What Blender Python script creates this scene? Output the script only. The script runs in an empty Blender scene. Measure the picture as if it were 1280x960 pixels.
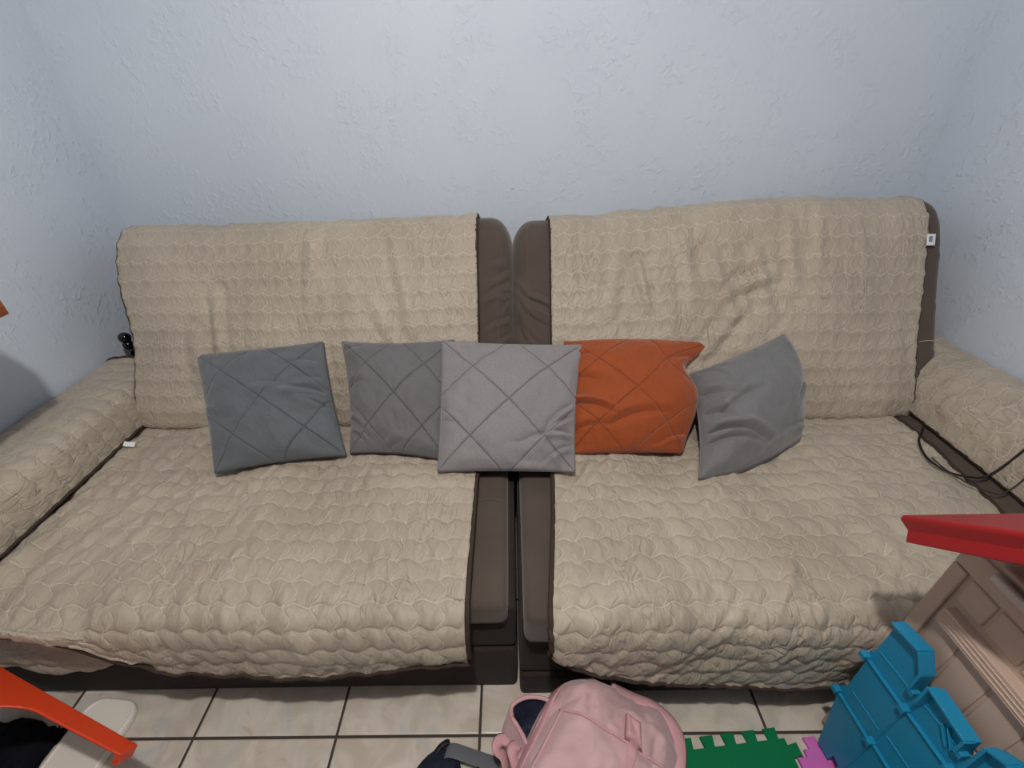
import bpy, bmesh, math
import numpy as np
from mathutils import Vector, Matrix
C = bpy.context.scene.collection
PI = math.pi
rng = np.random.RandomState(7)

# ------------------------------------------------------------------ helpers
def vnoise(x, y, seed=0):
    x = np.asarray(x, float); y = np.asarray(y, float)
    xi = np.floor(x).astype(np.int64); yi = np.floor(y).astype(np.int64)
    xf = x - xi; yf = y - yi
    def h(a, b):
        n = (a * 374761393 + b * 668265263 + seed * 974634777) & 0x7fffffff
        n = ((n ^ (n >> 13)) * 1274126177) & 0x7fffffff
        n = n ^ (n >> 16)
        return (n & 0xffff) / 32767.5 - 1.0
    sx = xf * xf * (3 - 2 * xf); sy = yf * yf * (3 - 2 * yf)
    return (h(xi, yi) * (1 - sx) + h(xi + 1, yi) * sx) * (1 - sy) + (h(xi, yi + 1) * (1 - sx) + h(xi + 1, yi + 1) * sx) * sy

def fbm(x, y, seed=0, o=3):
    r = 0; a = 1.0
    for k in range(o):
        r = r + a * vnoise(x * 2 ** k, y * 2 ** k, seed + k * 17); a *= .5
    return r

def sstep(x, a, b):
    t = np.clip((x - a) / (b - a), 0, 1); return t * t * (3 - 2 * t)

def resample(pts, n, smooth=True):
    P = np.array(pts, float)
    if smooth and len(P) > 2:
        Q = []
        E = np.vstack([2 * P[0] - P[1], P, 2 * P[-1] - P[-2]])
        for i in range(1, len(E) - 2):
            p0, p1, p2, p3 = E[i - 1], E[i], E[i + 1], E[i + 2]
            for t in np.linspace(0, 1, 24, endpoint=False):
                Q.append(.5 * (2 * p1 + (p2 - p0) * t + (2 * p0 - 5 * p1 + 4 * p2 - p3) * t * t + (3 * p1 - p0 - 3 * p2 + p3) * t ** 3))
        Q.append(P[-1]); P = np.array(Q)
    d = np.r_[0, np.cumsum(np.linalg.norm(np.diff(P, axis=0), axis=1))]
    s = np.linspace(0, d[-1], n)
    return np.stack([np.interp(s, d, P[:, k]) for k in range(P.shape[1])], 1), d[-1]

def obj(name, me, mat=None, parent=None, smooth=True):
    o = bpy.data.objects.new(name, me); C.objects.link(o)
    if mat: me.materials.append(mat)
    if parent: o.parent = parent
    if smooth and len(me.polygons):
        me.polygons.foreach_set('use_smooth', [True] * len(me.polygons))
    return o

def bmobj(name, bm, mat=None, parent=None, smooth=True, sharp=None, bev=None, seg=2):
    bmesh.ops.recalc_face_normals(bm, faces=bm.faces)
    me = bpy.data.meshes.new(name); bm.to_mesh(me); bm.free()
    o = obj(name, me, mat, parent, smooth)
    if bev:
        m = o.modifiers.new('bevel', 'BEVEL'); m.width = bev; m.segments = seg; m.limit_method = 'ANGLE'; m.angle_limit = math.radians(40)
    if sharp:
        try: me.set_sharp_from_angle(angle=math.radians(sharp))
        except Exception: pass
    return o

def empty(name, label, cat, loc=(0, 0, 0), group=None):
    o = bpy.data.objects.new(name, None); C.objects.link(o); o.location = loc; o.empty_display_size = .05
    o['label'] = label; o['category'] = cat
    if group: o['group'] = group
    return o

def tag(o, label, cat, group=None, kind=None):
    o['label'] = label; o['category'] = cat
    if group: o['group'] = group
    if kind: o['kind'] = kind
    return o

def put(o, loc):
    """express world-built mesh children relative to an Empty at loc"""
    for ch in o.children:
        ch.data.transform(Matrix.Translation(-Vector(loc)))
        for g in ch.children:
            g.data.transform(Matrix.Translation(-Vector(loc)))
    o.location = loc

def grid(name, P, mat, parent=None, uv=None, flip=False, wrap_u=False, smooth=True):
    nu, nv = P.shape[:2]
    idx = np.arange(nu * nv).reshape(nu, nv)
    if wrap_u:
        a = idx; b = np.roll(idx, -1, 0)
        f = np.stack([a[:, :-1], b[:, :-1], b[:, 1:], a[:, 1:]], -1).reshape(-1, 4)
    else:
        f = np.stack([idx[:-1, :-1], idx[1:, :-1], idx[1:, 1:], idx[:-1, 1:]], -1).reshape(-1, 4)
    if flip: f = f[:, ::-1]
    me = bpy.data.meshes.new(name)
    me.from_pydata(P.reshape(-1, 3).tolist(), [], f.tolist())
    if uv is not None:
        L = me.uv_layers.new(name='UVMap')
        L.data.foreach_set('uv', uv.reshape(-1, 2)[f.reshape(-1)].astype(np.float32).ravel())
    me.update()
    return obj(name, me, mat, parent, smooth)

def normals(P):
    du = np.gradient(P, axis=0); dv = np.gradient(P, axis=1)
    n = np.cross(du, dv); return n / (np.linalg.norm(n, axis=2, keepdims=True) + 1e-12)

def tube(bm, pts, r, n=8, flat=1.0, caps=True, up=None, radii=None):
    P = np.array(pts, float); T = np.gradient(P, axis=0); T /= np.linalg.norm(T, axis=1, keepdims=True) + 1e-12
    up = np.array(up if up is not None else (0, 0, 1.), float)
    rings = []; 
    for i, (p, t) in enumerate(zip(P, T)):
        u = up[i] if up.ndim == 2 else up
        a = np.cross(t, u)
        if np.linalg.norm(a) < 1e-3: a = np.cross(t, (1, .3, 0))
        a /= np.linalg.norm(a); b = np.cross(a, t)
        rr = r if radii is None else radii[i]
        rings.append([bm.verts.new(p + rr * (math.cos(k) * a + flat * math.sin(k) * b)) for k in np.linspace(0, 2 * PI, n, endpoint=False)])
    for A, B in zip(rings[:-1], rings[1:]):
        for k in range(n): bm.faces.new((A[k], A[(k + 1) % n], B[(k + 1) % n], B[k]))
    if caps: bm.faces.new(rings[0][::-1]); bm.faces.new(rings[-1])

def box(bm, x0, x1, y0, y1, z0, z1):
    v = [bm.verts.new((x, y, z)) for x in (x0, x1) for y in (y0, y1) for z in (z0, z1)]
    for f in ((0, 1, 3, 2), (4, 6, 7, 5), (0, 4, 5, 1), (2, 3, 7, 6), (0, 2, 6, 4), (1, 5, 7, 3)):
        bm.faces.new([v[i] for i in f])
    return v

def extrude_poly(bm, pts, z0, z1, M=None):
    M = M or Matrix.Identity(4)
    a = [bm.verts.new(M @ Vector((x, y, z0))) for x, y in pts]
    b = [bm.verts.new(M @ Vector((x, y, z1))) for x, y in pts]
    n = len(pts)
    bm.faces.new(a[::-1]); bm.faces.new(b)
    for i in range(n): bm.faces.new((a[i], a[(i + 1) % n], b[(i + 1) % n], b[i]))

# ------------------------------------------------------------------ materials
def lin(r, g, b):
    f = lambda c: ((c / 255 + .055) / 1.055) ** 2.4 if c > 10 else c / 255 / 12.92
    return (f(r), f(g), f(b), 1)

def mat(name, rgb, rough=.6, spec=.4, sheen=0, noise=None, bump=None, metal=0, trans=0):
    """rgb 0-255; noise=(scale, amount) colour mottling; bump=(scale, strength, distance)"""
    m = bpy.data.materials.new(name); m.use_nodes = True
    N = m.node_tree.nodes; L = m.node_tree.links; b = N['Principled BSDF']
    b.inputs['Base Color'].default_value = lin(*rgb); b.inputs['Roughness'].default_value = rough
    b.inputs['Specular IOR Level'].default_value = spec; b.inputs['Metallic'].default_value = metal
    b.inputs['Sheen Weight'].default_value = sheen
    b.inputs['Transmission Weight'].default_value = trans
    tc = N.new('ShaderNodeTexCoord')
    if noise:
        t = N.new('ShaderNodeTexNoise'); t.inputs['Scale'].default_value = noise[0]; t.inputs['Detail'].default_value = 5
        L.new(tc.outputs['Object'], t.inputs['Vector'])
        r = N.new('ShaderNodeMapRange'); r.inputs['From Min'].default_value = .25; r.inputs['From Max'].default_value = .75
        r.inputs['To Min'].default_value = 1 - noise[1]; r.inputs['To Max'].default_value = 1 + noise[1]
        L.new(t.outputs['Fac'], r.inputs['Value'])
        mx = N.new('ShaderNodeVectorMath'); mx.operation = 'SCALE'; mx.inputs[0].default_value = lin(*rgb)[:3]
        L.new(r.outputs['Result'], mx.inputs['Scale']); L.new(mx.outputs['Vector'], b.inputs['Base Color'])
    if bump:
        t = N.new('ShaderNodeTexNoise'); t.inputs['Scale'].default_value = bump[0]; t.inputs['Detail'].default_value = 4
        L.new(tc.outputs['Object'], t.inputs['Vector'])
        bp = N.new('ShaderNodeBump'); bp.inputs['Strength'].default_value = bump[1]; bp.inputs['Distance'].default_value = bump[2]
        L.new(t.outputs['Fac'], bp.inputs['Height']); L.new(bp.outputs['Normal'], b.inputs['Normal'])
    return m

class G:
    """tiny node-graph helper"""
    def __init__(s, m): s.N = m.node_tree.nodes; s.L = m.node_tree.links; s.b = s.N['Principled BSDF']
    def m(s, op, a, b=None, c=None):
        n = s.N.new('ShaderNodeMath'); n.operation = op
        for i, v in enumerate((a, b, c)):
            if v is None: continue
            if isinstance(v, (int, float)): n.inputs[i].default_value = v
            else: s.L.new(v, n.inputs[i])
        return n.outputs[0]
    def ramp(s, v, a, b, lo=0, hi=1):
        n = s.N.new('ShaderNodeMapRange'); n.interpolation_type = 'SMOOTHSTEP'
        n.inputs['From Min'].default_value = a; n.inputs['From Max'].default_value = b
        n.inputs['To Min'].default_value = lo; n.inputs['To Max'].default_value = hi
        s.L.new(v, n.inputs['Value']); return n.outputs['Result']
    def mix(s, f, a, b):
        n = s.N.new('ShaderNodeMix'); n.data_type = 'RGBA'
        if isinstance(f, (int, float)): n.inputs[0].default_value = f
        else: s.L.new(f, n.inputs[0])
        for i, v in ((6, a), (7, b)):
            if isinstance(v, tuple): n.inputs[i].default_value = v
            else: s.L.new(v, n.inputs[i])
        return n.outputs[2]
    def noise(s, vec, scale, detail=4, dist=0):
        n = s.N.new('ShaderNodeTexNoise'); n.inputs['Scale'].default_value = scale; n.inputs['Detail'].default_value = detail
        n.inputs['Distortion'].default_value = dist
        s.L.new(vec, n.inputs['Vector']); return n.outputs['Fac']
    def bump(s, h, strength, dist, normal=None):
        n = s.N.new('ShaderNodeBump'); n.inputs['Strength'].default_value = strength; n.inputs['Distance'].default_value = dist
        s.L.new(h, n.inputs['Height'])
        if normal is not None: s.L.new(normal, n.inputs['Normal'])
        return n.outputs['Normal']

QA, QB, QW, QV = .060, .060, .0048, .0100      # quilting: row pitch, column pitch, wave of the rows, wave of the columns
def quilt_d(u, v):
    h1 = (v + QW * np.sin(2 * PI * u / QB)) / QA; d1 = np.abs(h1 - np.round(h1)) * QA
    h2 = (u + QV * np.sin(2 * PI * v / QA + 1.2)) / QB; d2 = np.abs(h2 - np.round(h2)) * QB
    return d1, d2

def quilt_material():
    m = mat('quilted_satin', (190, 175, 155), .5, .35, sheen=.15); g = G(m)
    uv = g.N.new('ShaderNodeUVMap'); uv.uv_map = 'UVMap'
    sp = g.N.new('ShaderNodeSeparateXYZ'); g.L.new(uv.outputs[0], sp.inputs[0]); u, v = sp.outputs[0], sp.outputs[1]
    def dist(p, q, pp, pq, ph, amp):
        s = g.m('SINE', g.m('ADD', g.m('MULTIPLY', q, 2 * PI / pq), ph))
        h = g.m('DIVIDE', g.m('ADD', p, g.m('MULTIPLY', s, amp)), pp)
        return g.m('MULTIPLY', g.m('ABSOLUTE', g.m('SUBTRACT', h, g.m('ROUND', h))), pp)
    d1 = dist(v, u, QA, QB, 0, QW); d2 = dist(u, v, QB, QA, 1.2, QV); d = g.m('MINIMUM', d1, d2)
    thread = g.ramp(d, .0007, .0015, 1, 0)
    tc = g.N.new('ShaderNodeTexCoord')
    mot = g.noise(tc.outputs['Object'], 3.5, 5)
    base = g.mix(g.ramp(mot, .3, .7), lin(162, 151, 136), lin(176, 165, 149))
    col = g.mix(g.m('MULTIPLY', thread, .5), base, lin(208, 198, 184))
    g.L.new(col, g.b.inputs['Base Color'])
    h = g.m('ADD', g.m('MULTIPLY', g.ramp(d1, 0, .008), g.ramp(d2, 0, .006, .35, 1)), g.m('MULTIPLY', thread, .3))
    n1 = g.bump(h, .5, .004)
    mp = g.N.new('ShaderNodeMapping'); mp.inputs['Scale'].default_value = (1, .38, 1); mp.inputs['Rotation'].default_value = (0, 0, .25); g.L.new(uv.outputs[0], mp.inputs[0])
    wr = g.noise(mp.outputs[0], 46, 3, 1.6)
    cr = g.m('MULTIPLY', g.ramp(g.m('ABSOLUTE', g.m('SUBTRACT', g.noise(mp.outputs[0], 24, 2, .8), .5)), 0, .045, -1, 0), g.ramp(g.noise(uv.outputs[0], 5, 2), .45, .62))
    n2 = g.bump(g.m('ADD', wr, g.m('MULTIPLY', cr, .5)), .7, .007, n1)
    g.L.new(n2, g.b.inputs['Normal'])
    return m

def wall_material():
    m = mat('blue_plaster', (190, 200, 215), .62, .3); g = G(m)
    tc = g.N.new('ShaderNodeTexCoord'); o = tc.outputs['Object']
    a = g.noise(o, 44, 6, .4); b = g.noise(o, 110, 3); c = g.noise(o, 7, 3)
    patch = g.ramp(c, .35, .65)
    h = g.m('ADD', g.m('MULTIPLY', g.m('MULTIPLY', g.ramp(a, .45, .75), patch), 1.0), g.m('MULTIPLY', b, .35))
    n = g.bump(h, .5, .005)
    g.L.new(n, g.b.inputs['Normal'])
    col = g.mix(g.ramp(g.noise(o, 1.5, 3), .3, .7), lin(199, 209, 222), lin(205, 215, 227))
    g.L.new(col, g.b.inputs['Base Color'])
    return m

def floor_material():
    m = mat('marbled_tiles', (180, 172, 162), .28, .45); g = G(m)
    tc = g.N.new('ShaderNodeTexCoord'); o = tc.outputs['Object']
    sp = g.N.new('ShaderNodeSeparateXYZ'); g.L.new(o, sp.inputs[0])
    hx = g.m('DIVIDE', g.m('ADD', sp.outputs[0], .104), .3985); hy = g.m('DIVIDE', g.m('SUBTRACT', g.m('ADD', sp.outputs[1], g.m('MULTIPLY', sp.outputs[0], .004)), .521), .3985)
    dx = g.m('MULTIPLY', g.m('ABSOLUTE', g.m('SUBTRACT', hx, g.m('ROUND', hx))), .3985)
    dy = g.m('MULTIPLY', g.m('ABSOLUTE', g.m('SUBTRACT', hy, g.m('ROUND', hy))), .3985)
    d = g.m('MINIMUM', dx, dy)
    grout = g.ramp(d, .0032, .0044, 1, 0)
    # a different patch of marble on every tile
    cell = g.N.new('ShaderNodeCombineXYZ'); g.L.new(g.m('FLOOR', hx), cell.inputs[0]); g.L.new(g.m('FLOOR', hy), cell.inputs[1])
    wn = g.N.new('ShaderNodeTexWhiteNoise'); g.L.new(cell.outputs[0], wn.inputs['Vector'])
    va = g.N.new('ShaderNodeVectorMath'); va.operation = 'MULTIPLY_ADD'; g.L.new(wn.outputs['Color'], va.inputs[0]); va.inputs[1].default_value = (9, 9, 9); g.L.new(o, va.inputs[2])
    p = va.outputs[0]
    c = g.mix(g.ramp(g.noise(p, 9, 6, 1.2), .35, .68), lin(206, 198, 187), lin(186, 177, 164))
    c = g.mix(g.m('MULTIPLY', g.ramp(g.noise(p, 7, 4, 1.5), .55, .72), .6), c, lin(176, 182, 186))
    c = g.mix(g.m('MULTIPLY', g.ramp(g.noise(p, 12, 6, 2.5), .6, .75), .5), c, lin(180, 152, 126))
    c = g.mix(grout, c, lin(62, 54, 48))
    g.L.new(c, g.b.inputs['Base Color'])
    g.L.new(g.ramp(grout, 0, 1, .28, .9), g.b.inputs['Roughness'])
    n = g.bump(g.m('ADD', g.ramp(d, .003, .008), g.m('MULTIPLY', g.noise(p, 10, 4, 1), .25)), .5, .003)
    g.L.new(n, g.b.inputs['Normal'])
    return m

def pillow_material(name, rgb, line):
    m = mat(name, rgb, .75, .25, sheen=.3); g = G(m)
    uv = g.N.new('ShaderNodeUVMap'); uv.uv_map = 'UVMap'
    sp = g.N.new('ShaderNodeSeparateXYZ'); g.L.new(uv.outputs[0], sp.inputs[0]); u, v = sp.outputs[0], sp.outputs[1]
    # faint woven speckle, and darker lines along the sewn pintucks where 'line' is given
    tc = g.N.new('ShaderNodeTexCoord')
    f = g.noise(tc.outputs['Object'], 420, 2); mo = g.noise(tc.outputs['Object'], 9, 4)
    r, gg, b = rgb
    col = g.mix(g.ramp(f, .3, .7), lin(r * .93, gg * .93, b * .93), lin(min(255, r * 1.05), min(255, gg * 1.05), min(255, b * 1.05)))
    col = g.mix(g.m('MULTIPLY', g.ramp(mo, .45, .75), .25), col, lin(r * .85, gg * .85, b * .85))
    h = g.m('MULTIPLY', f, .15)
    if line:
        K = 1.08
        ds = []
        for w in (g.m('ADD', u, v), g.m('SUBTRACT', u, v)):
            q = g.m('DIVIDE', w, K); ds.append(g.m('MULTIPLY', g.m('ABSOLUTE', g.m('SUBTRACT', q, g.m('ROUND', q))), K))
        d = g.m('MINIMUM', ds[0], ds[1])
        th = g.ramp(d, .005, .012, 1, 0)
        col = g.mix(g.m('MULTIPLY', th, .7), col, lin(r * line, gg * line, b * line))
        h = g.m('ADD', h, g.ramp(d, 0, .03))
    g.L.new(col, g.b.inputs['Base Color'])
    g.L.new(g.bump(h, .4, .004), g.b.inputs['Normal'])
    return m

M_quilt = quilt_material(); M_wall = wall_material(); M_floor = floor_material()
M_brown = mat('brown_suede', (81, 71, 64), .85, .2, sheen=.25, noise=(9, .14), bump=(300, .25, .002))
M_base = mat('dark_brown_upholstery', (50, 42, 38), .85, .15, sheen=.06, noise=(7, .1), bump=(260, .25, .002))
M_bind = mat('brown_tape', (62, 50, 44), .8, .2, bump=(600, .3, .001))
M_tag = mat('white_tag', (225, 225, 228), .6)
M_print = mat('grey_print', (120, 125, 150), .6)
M_ceil = mat('white_ceiling', (150, 146, 140), .8)
M_far = mat('umber_paint', (120, 104, 90), .8)

# ------------------------------------------------------------------ room
XL, XR, YB, YF, ZC = -1.662, 1.718, 2.03, -3.6, 2.66
def struct(name, x0, x1, y0, y1, z0, z1, m):
    bm = bmesh.new(); box(bm, x0, x1, y0, y1, z0, z1); o = bmobj(name, bm, m, smooth=False); o['kind'] = 'structure'; return o
struct('floor', XL - .1, XR + .1, YF - .1, YB + .1, -.1, 0, M_floor)
struct('ceiling', XL - .1, XR + .1, YF - .1, YB + .1, ZC, ZC + .1, M_ceil)
def room_wall(name, x0, x1, y0, y1, m=M_wall):
    return struct(name, x0, x1, y0, y1, 0, ZC, m)
room_wall('wall_back', XL - .1, XR + .1, YB, YB + .1)
room_wall('wall_left', XL - .1, XL, YF, YB)
room_wall('wall_right', XR, XR + .1, YF, YB)
room_wall('wall_front', XL - .1, XR + .1, YF - .1, YF, M_far)

# ------------------------------------------------------------------ quilted sheets
def finish_sheet(name, P, U, V, parent, flip, amp=.0055, wr=None, thick=.005, extra=None):
    n = normals(P) * (-1 if flip else 1)
    wu = U * (1.14 if name == 'back_panel' else .97) + .004 * fbm(U * 5, V * 5, 3); wv = V + .006 * fbm(U * 4, V * 4, 9)
    d1, d2 = quilt_d(wu, wv)
    disp = amp * (1 - np.exp(-(d1 / .012) ** 2)) * (1 - .55 * np.exp(-(d2 / .010) ** 2))
    if wr is not None: disp = disp + wr(U, V)
    if extra is not None: disp = disp + extra
    P2 = P + n * disp[..., None]
    o = grid(name, P2, M_quilt, parent, np.stack([wu, wv], -1), flip)
    s = o.modifiers.new('thickness', 'SOLIDIFY'); s.thickness = thick; s.offset = -1
    return o, P2

def binding(name, paths, parent, r=.0068):
    bm = bmesh.new()
    for p in paths: tube(bm, p[::2] if len(p) > 120 else p, r, 6, .8)
    return bmobj(name, bm, M_bind, parent)

FRONT = [(1.40, .432), (1.372, .443), (1.362, .475), (1.38, .53), (1.425, .605), (1.485, .705), (1.545, .81), (1.60, .905), (1.652, .99), (1.70, 1.047), (1.76, 1.078), (1.83, 1.07), (1.885, 1.015), (1.905, .9), (1.912, .7)]
def zs(z, X, top):           # stretch the back's height along X
    return .45 + (z - .45) * (np.where(z > .45, top(X), 1.0))

def ridges(U, V, segs):
    """creases: (u0,v0,u1,v1,depth,width)"""
    r = 0
    for a, b, c, d, dep, w in segs:
        L2 = (c - a) ** 2 + (d - b) ** 2
        t = np.clip(((U - a) * (c - a) + (V - b) * (d - b)) / L2, 0, 1)
        dist = np.hypot(U - a - t * (c - a), V - b - t * (d - b))
        r = r - dep * np.exp(-(dist / w) ** 2) * np.sin(PI * np.clip(t, .08, .92)) + dep * .6 * np.exp(-((dist - 2.0 * w) / w) ** 2)
    return r

def back_cover(parent, x0, x1, x0b, x1b, top, seed, bulge=.02, segs=()):
    prof, Ln = resample(FRONT, int(1.28 / .0062))
    nu = int((x1 - x0) / .0062); t = np.linspace(0, 1, nu)[:, None]
    S = np.linspace(0, Ln, len(prof))[None, :]
    f = sstep(prof[:, 1], .72, 1.0)[None, :]
    X = (x0b + (x1b - x0b) * t) * (1 - f) + (x0 + (x1 - x0) * t) * f
    Y = np.repeat(prof[None, :, 0], nu, 0) - .014; Z = np.repeat(prof[None, :, 1], nu, 0)
    mid = np.exp(-((Z - .72) / .22) ** 2)
    Y = Y - np.where(S < 1.0, bulge * mid * np.clip(1 - (2 * t - 1) ** 4, 0, 1), 0)
    Y = Y + np.where(Y > 1.80, .024, 0) * sstep(Y, 1.80, 1.88)
    Z = zs(Z, X, top) + .012 * sstep(Z, .95, 1.06)
    P = np.stack([X, Y, Z], -1)
    U = X + 0 * S; V = S + 0 * t
    def wr(U, V):
        w = .0055 * fbm(U * 3.2, V * 3.0, seed) + .0052 * fbm((U + .12 * V) * 21, V * 3.6, seed + 5) * sstep(fbm(U * 2.2, V * 2, seed + 8), -.4, .4)
        return w + .004 * ridges(U, V, segs) if len(segs) else w
    o, P2 = finish_sheet('back_panel', P, U, V, parent, True, .0055, wr, extra=1.3 * ridges(U, V, segs) if len(segs) else None)
    return P2

def seat_cover(parent, xe, yo, hem, seed, yaw=0, diag=.3, fall=None):
    """xe(Y)->(x0,x1), hem(X)->z of the lower edge, yo forward shift"""
    PR = [(1.43, .444), (1.36, .449), (1.2, .452), (1.0, .453), (.8, .450), (.70, .449), (.640, .438), (.602, .406), (.588, .357), (.584, .30)]
    prof, Ln = resample(PR, 165)
    prof[:, 0] = np.where(prof[:, 0] < 1.0, prof[:, 0] + yo * sstep(1.0 - prof[:, 0], 0, .3), prof[:, 0])
    nu = 225; t = np.linspace(0, 1, nu)[:, None]
    x0, x1 = xe(prof[:, 0]); X = x0[None] + (x1 - x0)[None] * t
    Y = np.repeat(prof[None, :, 0], nu, 0); Z = np.repeat(prof[None, :, 1], nu, 0)
    S = np.repeat(np.linspace(0, Ln, 165)[None], nu, 0)
    # hanging part, down to the hem (or trimmed above the last profile row where the hem is high)
    nd = 34; Xe = X[:, -1]; hz = hem(Xe)
    k = np.linspace(0, 1, nd + 1)[1:][None]
    zl = Z[:, -1:]; dz = np.minimum(hz - .30, -.004)[:, None]
    Zd = zl + dz * k; Yd = Y[:, -1:] + (.004 * np.sin(k * 2.5)) + 0.006 * k * fbm(Xe[:, None] * 7, k * .5, seed + 3)
    Xd = np.repeat(Xe[:, None], nd, 1)
    Sd = S[:, -1:] - dz * k
    X = np.hstack([X, Xd]); Y = np.hstack([Y, Yd]); Z = np.hstack([Z, Zd]); S = np.hstack([S, Sd])
    # where the hem is higher than the fold, lift the last rows
    up = np.maximum(hz - .30, 0)[:, None]
    Z = Z + up * sstep(.44 - Z, .0, .13); 
    Z = Z + .004 * sstep(up, .05, .13) * sstep(.62 - Y, 0, .03); Y = Y - .006 * sstep(up, .04, .13) * sstep(.62 - Y, 0, .03)
    P = np.stack([X, Y, Z], -1)
    U = X; V = S
    def wr(U, V):
        sk = U + diag * V
        a = sstep(fbm(U * 1.8, V * 1.8, seed + 8), -.5, .5)
        w = .006 * fbm(U * 3.0, V * 3.0, seed) + .0058 * a * fbm(sk * 17, V * 2.6, seed + 5) + .0036 * fbm(sk * 42, V * 6, seed + 6)
        dr = sstep(V, 1.0, Ln)
        return w * (.45 + .55 * sstep(V, .05, .2)) + dr * (.008 * fbm(U * 8, V * 3, seed + 11) + .006 * fbm((U - .3 * V) * 20, V * 5, seed + 12))
    o, P2 = finish_sheet('seat_panel', P, U, V, parent, True, .0042, wr)
    return P2

def arm_cover(parent, sect, y0, y1, seed, flip, rum=.0):
    ps, Ln = resample(sect, 70)
    nv = int((y1 - y0) / .0065); y = np.linspace(y0, y1, nv)
    X = np.repeat(ps[:, 0:1], nv, 1); Z = np.repeat(ps[:, 1:2], nv, 1); Y = np.repeat(y[None], 70, 0)
    U = np.repeat(np.linspace(0, Ln, 70)[:, None], nv, 1); V = Y
    P = np.stack([X, Y, Z], -1)
    def wr(U, V):
        ed = np.sin(PI * np.clip(U / Ln, 0, 1)) ** .5
        return ed * (.005 * fbm(U * 4, V * 4, seed) + .003 * fbm(U * 6, (V + .4 * U) * 22, seed + 3) + rum * fbm(U * 12, V * 13, seed + 4, 4) * sstep(V, .7, 1.1))
    o, P2 = finish_sheet('armrest_panel', P, U, V, parent, flip, .0048, wr)
    return P2

# ------------------------------------------------------------------ sofa bodies
def loft_back(parent, xa, xb, top, ra, rb, segs, seed):
    """backrest: closed section swept across X with pillowed ends"""
    sec = FRONT[1:] + [(1.912, .45), (1.90, .40), (1.42, .40)]
    prof, _ = resample(sec + [sec[0]], 420, True); prof = prof[:-1]
    c = np.array([1.68, .72])
    xs = np.unique(np.r_[xa + ra * (1 - np.cos(np.linspace(0, PI / 2, 26))), np.linspace(xa + ra, xa + .24, 70), np.linspace(xa + .25, xb - .25, 24), np.linspace(xb - .24, xb - rb, 70), xb - rb * (1 - np.cos(np.linspace(0, PI / 2, 26)))])
    rows = []
    for x in xs:
        if x < xa + ra: q = (xa + ra - x) / ra; r = ra
        elif x > xb - rb: q = (x - xb + rb) / rb; r = rb
        else: q = 0; r = 0
        ins = r * (1 - (max(0, 1 - min(q, .9995) ** 2.4)) ** (1 / 2.4))
        e = min(max(0, xa + 1.6 * ra - x) / (1.6 * ra) * (ra > .045) + max(0, x - xb + 1.6 * rb) / (1.6 * rb) * (rb > .045), 1)
        pr = prof.copy(); pr[:, 1] -= .062 * e ** 2.3 * sstep(prof[:, 1], .78, 1.06)
        v = c - pr; L = np.linalg.norm(v, axis=1, keepdims=True); 
        rows.append(pr + v / L * np.minimum(ins, L * .96))
    R = np.array(rows); X = np.repeat(xs[:, None], len(prof), 1)
    Y = R[:, :, 0]; Z = R[:, :, 1]
    Zt = zs(Z, X, top)
    P = np.stack([X, Y, Zt], -1)
    dist = folds(X, Z, segs) * 1.1 + .003 * fbm(X * 9, Z * 7, seed)
    Y2 = Y - np.where(Y < 1.72, dist, 0); P[:, :, 1] = Y2
    o = grid('backrest', P.transpose(1, 0, 2), M_brown, parent, None, False, True)
    bm = bmesh.new(); bm.from_mesh(o.data)
    be = [e for e in bm.edges if e.is_boundary]
    bmesh.ops.holes_fill(bm, edges=be, sides=0); bmesh.ops.recalc_face_normals(bm, faces=bm.faces)
    bm.to_mesh(o.data); bm.free()
    o.data.polygons.foreach_set('use_smooth', [True] * len(o.data.polygons))
    return o

def rbox(name, x0, x1, y0, y1, z0, z1, r, m, parent, lump=0, seed=1, cuts=0):
    bm = bmesh.new(); box(bm, x0, x1, y0, y1, z0, z1)
    bmesh.ops.recalc_face_normals(bm, faces=bm.faces)
    bmesh.ops.bevel(bm, geom=bm.edges[:], offset=r, segments=4, profile=.6, affect='EDGES')
    if cuts:
        for ax, n in ((0, cuts), (1, cuts // 2)):
            lo = (x0, y0)[ax]; hi = (x1, y1)[ax]
            for k in range(1, n):
                p = [0, 0, 0]; p[ax] = lo + (hi - lo) * k / n; nn = [0, 0, 0]; nn[ax] = 1
                bmesh.ops.bisect_plane(bm, geom=bm.verts[:] + bm.edges[:] + bm.faces[:], plane_co=p, plane_no=nn)
        for v in bm.verts:
            v.co.z += lump * float(fbm(v.co.x * 9, v.co.y * 9, seed)); v.co.y -= lump * .6 * float(fbm(v.co.x * 8, v.co.z * 8, seed + 2))
    return bmobj(name, bm, m, parent, sharp=50)

def arm_body(parent, sect, y0, y1, m=M_brown):
    """sect: closed XZ polygon, swept along Y with softened front"""
    ps, _ = resample(sect + [sect[0]], 60, True); ps = ps[:-1]
    c = ps.mean(0)
    ys = [y0, y0 + .004, y0 + .012, y0 + .03, y1 - .03, y1 - .012, y1 - .004, y1]; ks = [.86, .93, .975, 1, 1, .975, .93, .86]
    P = np.array([[(c[0] + (p[0] - c[0]) * k, y, c[1] + (p[1] - c[1]) * k) for y, k in zip(ys, ks)] for p in ps])
    o = grid('armrest', P, m, parent, None, False, True)
    bm = bmesh.new(); bm.from_mesh(o.data); bmesh.ops.holes_fill(bm, edges=[e for e in bm.edges if e.is_boundary], sides=0)
    bmesh.ops.recalc_face_normals(bm, faces=bm.faces); bm.to_mesh(o.data); bm.free()
    o.data.polygons.foreach_set('use_smooth', [True] * len(o.data.polygons))
    return o

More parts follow.
